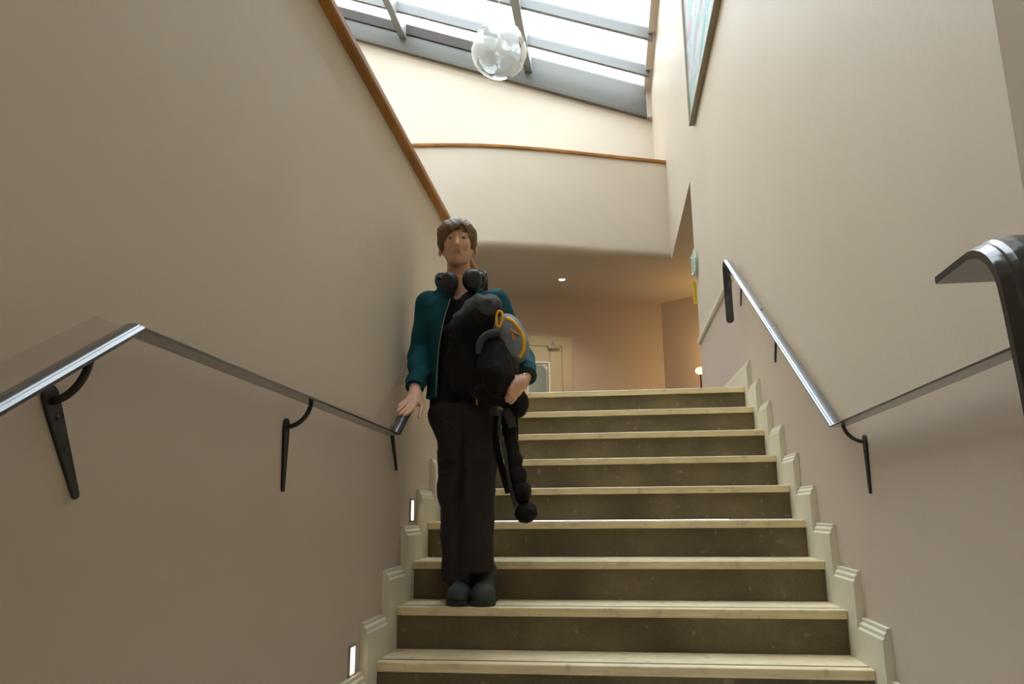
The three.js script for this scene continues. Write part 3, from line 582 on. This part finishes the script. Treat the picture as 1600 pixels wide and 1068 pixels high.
{
  const cap = join([ball(hv(0, 0.034, -0.022), 0.085, 0.090, 0.104), ball(hv(-0.012, 0.048, 0.030), 0.078, 0.058, 0.070), ball(hv(0, -0.02, -0.045), 0.079, 0.078, 0.075), ball(hv(-0.068, 0.008, 0.004), 0.022, 0.058, 0.040), ball(hv(0.068, 0.008, 0.004), 0.022, 0.058, 0.040)], 0.03);
  const fringe = table([[-0.092, -0.045], [-0.066, -0.045], [-0.058, -0.005], [-0.048, 0.020], [-0.020, 0.036], [0.004, 0.052], [0.020, 0.072], [0.032, 0.066], [0.048, 0.042], [0.057, 0.012], [0.064, -0.040], [0.092, -0.045]]);
  const cutF = (x, y, z) => {
    const way = x < 0.018 ? 1 : -1, a = x * 0.8 + (y - 0.1) * 0.6 * way, lock = noise(a * 95, (y * 0.8 - x * 0.6 * way) * 16, z * 30) - 0.5, fine = noise(a * 240, (y * 0.8 - x * 0.6 * way) * 26, z * 60) - 0.5;
    let d = cap(x, y, z) + 0.0075 * lock + 0.0022 * fine;
    const o = Math.min(z - 0.012, fringe(x) + 0.006 * (noise(x * 160, 3.3) - 0.5) - y); d = Math.max(d, o);
    const low = mix(-0.105, -0.042, smooth(-0.06, -0.01, z)) + 0.006 * Math.sin(x * 300 + z * 250); d = Math.max(d, low - y);
    if (z > -0.02) d += 0.004 * Math.max(0, 1 - Math.abs(x - 0.018 - (0.10 - y) * 0.15) / 0.004);
    return d; };
  const hg = nets(cutF, [-0.105, -0.12, -0.145], [0.105, 0.145, 0.115], 0.0032); hg.applyQuaternion(hq); hg.translate(HC.x, HC.y, HC.z);
  part('hair', hg, C.hair, person, 'short brown hair with a side-swept fringe');
}
// --- clothes
const folds = (x, y, z, s, a) => a * (Math.sin(y * s + 3.2 * noise(x * 9, y * 6, z * 9) * 2 + x * 14) * 0.6 + (noise(x * 26, y * 20, z * 26) - 0.5));
const crumple = (x, y, z, a) => a * (Math.abs(noise(x * 15 + 7, y * 11, z * 15) - 0.5) * 2 + 0.5 * Math.abs(noise(x * 34, y * 25 + 3, z * 34) - 0.5) * 2 - 0.4);
part('shirt', nets((x, y, z) => Math.max(trunk(-0.004)(x, y, z) + folds(x, y, z, 26, 0.003), y - 1.548 + (z > ZB ? 0.05 * Math.exp(-(((x - 0.226) / 0.030) ** 2)) : 0) , 0.985 - y), [0.04, 0.96, -0.60], [0.43, 1.60, -0.28], 0.007), C.black, person, 'black shirt');
const legs = join([
  chain([at(707, 648, ZB), J.knR, at(719, 908, -0.435)], [0.084, 0.069, 0.080], 0.03), chain([at(751, 648, -0.42), J.knL, at(741.5, 893, -0.41)], [0.082, 0.070, 0.082], 0.03),
], 0.003);
const seatF = ball(V(0.236, 0.985, ZB), 0.155, 0.10, 0.112);
const hemR = at(719, 908, -0.445).y, hemL = at(741.5, 893, -0.41).y;
const trouserF = (x, y, z) => {
  let d = smin(legs(x, y, z), seatF(x, y, z), 0.05); d += folds(x, y, z, 30, 0.004 + 0.006 * Math.exp(-((y - 0.72) ** 2) / 0.012)) + crumple(x * 0.8, y * (y > 0.6 ? 1.6 : 0.5), z * 0.8, 0.010 * (0.35 + Math.exp(-((y - 0.74) ** 2) / 0.01)));
  const hem = x < 0.29 + (0.3 - y) * 0.0 ? hemR : hemL; return Math.max(d, hem - y, y - 1.055);
};
part('trousers', nets(trouserF, [0.06, 0.18, -0.60], [0.45, 1.08, -0.26], 0.0062), C.trouser, person, 'loose black trousers');
for (const [pts, n] of [[[[752, 800], [757, 830], [765, 860], [769, 872]], 1], [[[690, 652], [700, 660], [712, 667]], 2]]) part('piping', tube(pts.map(([a, b]) => onSkin(trouserF, a, b, -0.0005)), 0.0022, 20, 6), C.darkGrey, person);
const xlF = table([[635, 681], [600, 682], [540, 687], [500, 694], [460, 706], [430, 712]].map(([py, px]) => { const p = at(px, py, -0.33); return [p.y, p.x]; }));
const xrF = table([[635, 757], [540, 757], [500, 753], [460, 741], [430, 730]].map(([py, px]) => { const p = at(px, py, -0.33); return [p.y, p.x]; }));
const outerT = trunk(0.018), innerT = trunk(0.004);
const sleeveR = chain([J.shR, J.elR, J.wrR.clone().lerp(J.elR, 0.12)], [0.062, 0.050, 0.040], 0.03), sleeveL = chain([J.shL, J.elL, J.wrL.clone().lerp(J.elL, 0.10)], [0.062, 0.053, 0.042], 0.03);
const hood = (() => { const R = 0.092, c = V(0.222, 1.622, ZB - 0.012); return (x, y, z) => { const ax = x - c.x, az = z - c.z, yy = y - c.y - 0.012 + (az > 0 ? az * 0.75 : az * 0.15); return Math.hypot(Math.hypot(ax, az) - R, yy) - (0.029 + 0.010 * smooth(0.03, -0.06, az)) ; }; })();
const jacketF = (x, y, z) => {
  let t = outerT(x, y, z); const o = Math.min(x - xlF(y), xrF(y) - x, z - (ZB + 0.01));
  t = Math.max(t, -innerT(x, y, z), 1.030 - y + 0.02 * Math.sin(x * 20), y - 1.60, o);
  let hd = Math.max(hood(x, y, z), o); t = smin(t, hd, 0.02);
  const sr = sleeveR(x, y, z) + folds(x, y, z, 46, 0.0035 + 0.006 * smooth(1.30, 1.15, y)), sl = sleeveL(x, y, z) + folds(x, y, z, 52, 0.0035 + 0.006 * smooth(1.34, 1.2, y));
  t += folds(x, y, z, 18, 0.003);
  return smin(smin(t, sr, 0.022), sl, 0.022);
};
const jacket = part('jacket', nets((x, y, z) => jacketF(x, y, z), [-0.07, 0.99, -0.62], [0.66, 1.66, -0.16], 0.0058), C.teal, person, 'open teal zip jacket');
{ // cuffs, front zip
  const cuff = (w, e, r) => { const d = e.clone().sub(w).normalize(); return cylinder(w.clone().addScaledVector(d, -0.012), w.clone().addScaledVector(d, 0.045), r, r * 1.06, 28); };
  part('cuff', cuff(J.wrR, J.elR, 0.0415), C.teal, jacket); part('cuff', cuff(J.wrL, J.elL, 0.043), C.teal, jacket);
  const zl = [[705, 466], [695, 500], [688.5, 535], [685, 570], [683, 600], [682.5, 618]].map(([a, b]) => onSkin(jacketF, a - 1.5, b, 0.001)).filter((p) => p.z > -0.5);
  part('zip', tube(zl, 0.0022, 30, 6), C.zip, jacket);
}
// shoes
for (const [t, heel] of [[toeR, V(0.243, h, -0.462)], [toeL, V(0.347, h, -0.462)]]) {
  const up = join([cone(V(t.x, h + 0.045, t.z), V(heel.x, h + 0.05, heel.z), 0.044, 0.040), cone(V(heel.x, h + 0.05, heel.z + 0.01), V(heel.x, h + 0.13, heel.z + 0.015), 0.043, 0.046), ball(V(t.x, h + 0.040, t.z + 0.02), 0.050, 0.040, 0.048), cone(V(mix(t.x, heel.x, 0.4), h + 0.075, mix(t.z, heel.z, 0.4)), V(heel.x, h + 0.12, heel.z + 0.03), 0.034, 0.036)], 0.025);
  const f = (x, y, z) => Math.max(up(x, y, z), h + 0.018 - y);
  const s = part('shoe', nets(f, [t.x - 0.08, h, -0.53], [t.x + 0.08, h + 0.19, -0.25], 0.005), C.shoe, person, 'dark shoe');
  part('sole', nets((x, y, z) => Math.max(up(x, Math.max(y, h + 0.03), z) - 0.004, y - h - 0.022, h + 0.001 - y), [t.x - 0.08, h - 0.01, -0.53], [t.x + 0.08, h + 0.04, -0.25], 0.005), C.sole, s);
}
// ------------------------------------------------------------------ headphones round the neck
{
  const o = thing('headphones', 'black over-ear headphones hung round the neck of the person', 'headphones'), m = std({ color: lin(0.010, 0.010, 0.012), roughness: 0.45 }), pad = std({ color: lin(0.012, 0.012, 0.012), roughness: 0.7 });
  const spots = [[700, 441, -0.318, -0.55], [739, 437, -0.318, 0.55]];
  for (const [px, py, z, ry] of spots) {
    const c = at(px, py, z);
    const q = new THREE.LatheGeometry([[0, 0.018], [0.022, 0.017], [0.034, 0.012], [0.040, 0.002], [0.040, -0.008], [0.030, -0.010], [0, -0.010]].reverse().map(([a, b]) => new THREE.Vector2(a, b)), 28);
    q.rotateX(Math.PI / 2); q.scale(1.08, 1.22, 1.1); q.rotateX(0.15); q.rotateY(ry); q.translate(c.x, c.y, c.z);
    part('ear_cup', q, m, o);
    const p2 = new THREE.TorusGeometry(0.031, 0.012, 10, 28); p2.scale(1.08, 1.22, 1); p2.translate(0, 0, -0.016); p2.rotateX(0.15); p2.rotateY(ry); p2.translate(c.x, c.y, c.z); part('ear_pad', p2, pad, o);
  }
  const l = at(687, 432, -0.37), r = at(752, 428, -0.37);
  const pts = [l.clone().add(V(0.012, -0.02, 0.03)), l, V(0.105, 1.62, -0.47), V(0.15, 1.61, -0.56), V(0.222, 1.605, -0.59), V(0.30, 1.61, -0.56), V(0.34, 1.62, -0.47), r, r.clone().add(V(-0.012, -0.02, 0.03))];
  part('headband', tube(pts, 0.0085, 60, 10), m, o);
}
// ------------------------------------------------------------------ folded coat and day pack carried in front
{
  const o = thing('folded_coat', 'black padded coat with a grey fleece hood folded over the left arm', 'coat');
  const lump = (x, y, z, a) => a * (noise(x * 38, y * 38, z * 38) - 0.5) * 2;
  const body = join([chain([at(698, 512, -0.285), at(718, 504, -0.27), at(745, 497, -0.26), at(776, 494, -0.27)], [0.022, 0.036, 0.042, 0.040], 0.02), ball(at(733, 560, -0.315), 0.105, 0.185, 0.060), ball(at(745, 510, -0.30), 0.095, 0.060, 0.060), ball(at(775, 615, -0.275), 0.095, 0.055, 0.060), ball(at(808, 632, -0.31), 0.055, 0.060, 0.055)], 0.05);
  part('coat_body', nets((x, y, z) => body(x, y, z) + folds(x, y, z, 24, 0.008) + crumple(x, y, z, 0.014), [0.10, 0.86, -0.44], [0.62, 1.50, -0.20], 0.007), C.coat, o);
  const sl = join([ball(at(771, 568, -0.215), 0.068, 0.135, 0.068, 0.06), ball(at(783, 590, -0.215), 0.060, 0.085, 0.060)], 0.04);
  const sleeveF = (x, y, z) => sl(x, y, z) + folds(x, y, z, 34, 0.006) + crumple(x, y, z, 0.012);
  part('coat_sleeve', nets(sleeveF, [0.24, 0.98, -0.33], [0.54, 1.36, -0.11], 0.006), C.coat, o);
  const hd = join([chain([at(716, 496, -0.262), at(736, 482, -0.25)], [0.022, 0.034], 0.02), ball(at(758, 478, -0.245), 0.070, 0.046, 0.048, -0.25), ball(at(768, 471, -0.24), 0.036, 0.034, 0.04), ball(at(748, 474, -0.24), 0.038, 0.034, 0.04)], 0.022);
  part('fleece_hood', nets((x, y, z) => hd(x, y, z) + lump(x, y, z, 0.010) + 0.002 * (noise(x * 160, y * 160, z * 160) - 0.5), [0.11, 1.34, -0.34], [0.50, 1.60, -0.16], 0.005), C.fleece, o, 'grey fleece hood');
  part('cuff_band', tube([[749, 552, -0.19], [750, 538, -0.178], [756, 527, -0.172], [766, 521, -0.172], [780, 519, -0.185]].map(([a, b, z]) => at(a, b, z)), 0.0165, 28, 10), C.midGrey, o, 'dark grey band');
  // quilted sleeve hanging down
  const q = [[793, 655, 0.030], [796, 675, 0.031], [799, 696, 0.033], [803, 718, 0.036], [808, 742, 0.038], [814, 768, 0.042], [822, 800, 0.047]];
  const hang = q.map(([a, b, r], i) => ball(at(a, b, -0.27), r * 1.05, i === 6 ? r * 0.90 : i === 5 ? 0.048 : 0.046, r, 0.2));
  const qs = (x, y, z) => { let d = 9; for (const f of hang) d = smin(d, f(x, y, z), 0.008); return d + 0.008 * (noise(x * 60, y * 60, z * 60) - 0.5); };
  part('quilted_sleeve', nets(qs, [0.38, 0.47, -0.34], [0.62, 1.0, -0.20], 0.005), C.coat, o, 'quilted black sleeve hanging down');
  part('lining_strip', tube([[783, 640], [780, 672], [788, 700], [792, 730], [797, 760], [806, 792]].map(([a, b]) => at(a, b, -0.235)), 0.0085, 40, 8).scale(1, 1, 1), C.darkGrey, o, 'grey lining strip');
  part('under_sleeve', tube([[776, 650], [775, 690], [781, 720], [788, 745], [795, 770]].map(([a, b]) => at(a, b, -0.285)), 0.015, 40, 10), C.coat, o);
  part('mesh_pocket', tube([[790, 640], [797, 655], [802, 668]].map(([a, b]) => at(a, b, -0.25)), 0.019, 16, 10), C.darkGrey, o);
  part('strap', tube([[806, 640], [808, 665], [808, 700], [809, 722]].map(([a, b]) => at(a, b, -0.29)), 0.0055, 20, 6), C.coat, o);
  part('zip_pull', tube([at(745, 616, -0.262), at(745, 632, -0.262)], 0.0028, 4, 6), C.orange, o, 'orange zip pull');
}
{
  const o = thing('day_pack', 'grey day pack with yellow zips tucked under the left arm', 'backpack');
  const f = join([ball(at(797, 525, -0.265), 0.070, 0.105, 0.058, 0.30), ball(at(806, 545, -0.27), 0.055, 0.070, 0.055)], 0.03);
  const ff = (x, y, z) => f(x, y, z) + folds(x, y, z, 30, 0.003);
  part('pack_body', nets(ff, [0.33, 1.08, -0.36], [0.62, 1.48, -0.18], 0.005), C.packGrey, o);
  const low = join([ball(at(798, 573, -0.255), 0.040, 0.075, 0.042, 0.25)], 0.02);
  part('side_panel', nets((x, y, z) => low(x, y, z) + folds(x, y, z, 30, 0.003), [0.38, 1.02, -0.33], [0.60, 1.28, -0.19], 0.005), C.packDark, o, 'dark olive panel');
  part('main_zip', tube([[791, 497], [800, 501], [808, 510], [815, 521], [818.5, 534], [817, 547], [811, 558]].map(([a, b]) => onSkin(ff, a, b, -0.001)), 0.0090, 50, 8), C.yellow, o, 'yellow zip tape');
  part('grab_loop', tube([[776, 494], [779, 486], [784, 488], [784.5, 499], [780, 510], [776.5, 508]].map(([a, b]) => at(a, b, -0.205)), 0.0058, 40, 8, true), C.yellow, o, 'yellow grab loop');
  part('zip_pull', tube([[797, 514], [804, 519], [811, 522]].map(([a, b]) => onSkin(ff, a, b, 0.002)), 0.0045, 12, 6), C.orange, o, 'orange zip pull');
  part('zip_pull', tube([[800, 521], [802, 531]].map(([a, b]) => onSkin(ff, a, b, 0.003)), 0.0045, 8, 6), C.orange, o, 'orange zip pull');
}
{
  const o = thing('wrist_watch', 'black watch on the wrist by the teal cuff', 'watch');
  const d = J.elL.clone().sub(J.wrL).normalize();
  part('strap', cylinder(J.wrL.clone().addScaledVector(d, -0.022), J.wrL.clone().addScaledVector(d, -0.010), 0.034, 0.036, 24), C.sole, o);
  const c = onSkin((x, y, z) => Math.hypot(x - J.wrL.x, y - J.wrL.y, z - J.wrL.z) - 0.043, 819, 586);
  part('watch_face', new THREE.SphereGeometry(0.010, 14, 8).scale(1, 1, 0.5).translate(c.x, c.y, c.z), M.chrome, o);
}
// ------------------------------------------------------------------ shadows on, and out
scene.traverse((o) => { if (o.isMesh) { o.castShadow = true; o.receiveShadow = true; } if (o.isLight && !o.isRectAreaLight) o.castShadow = true; });
renderer.render(scene, camera);
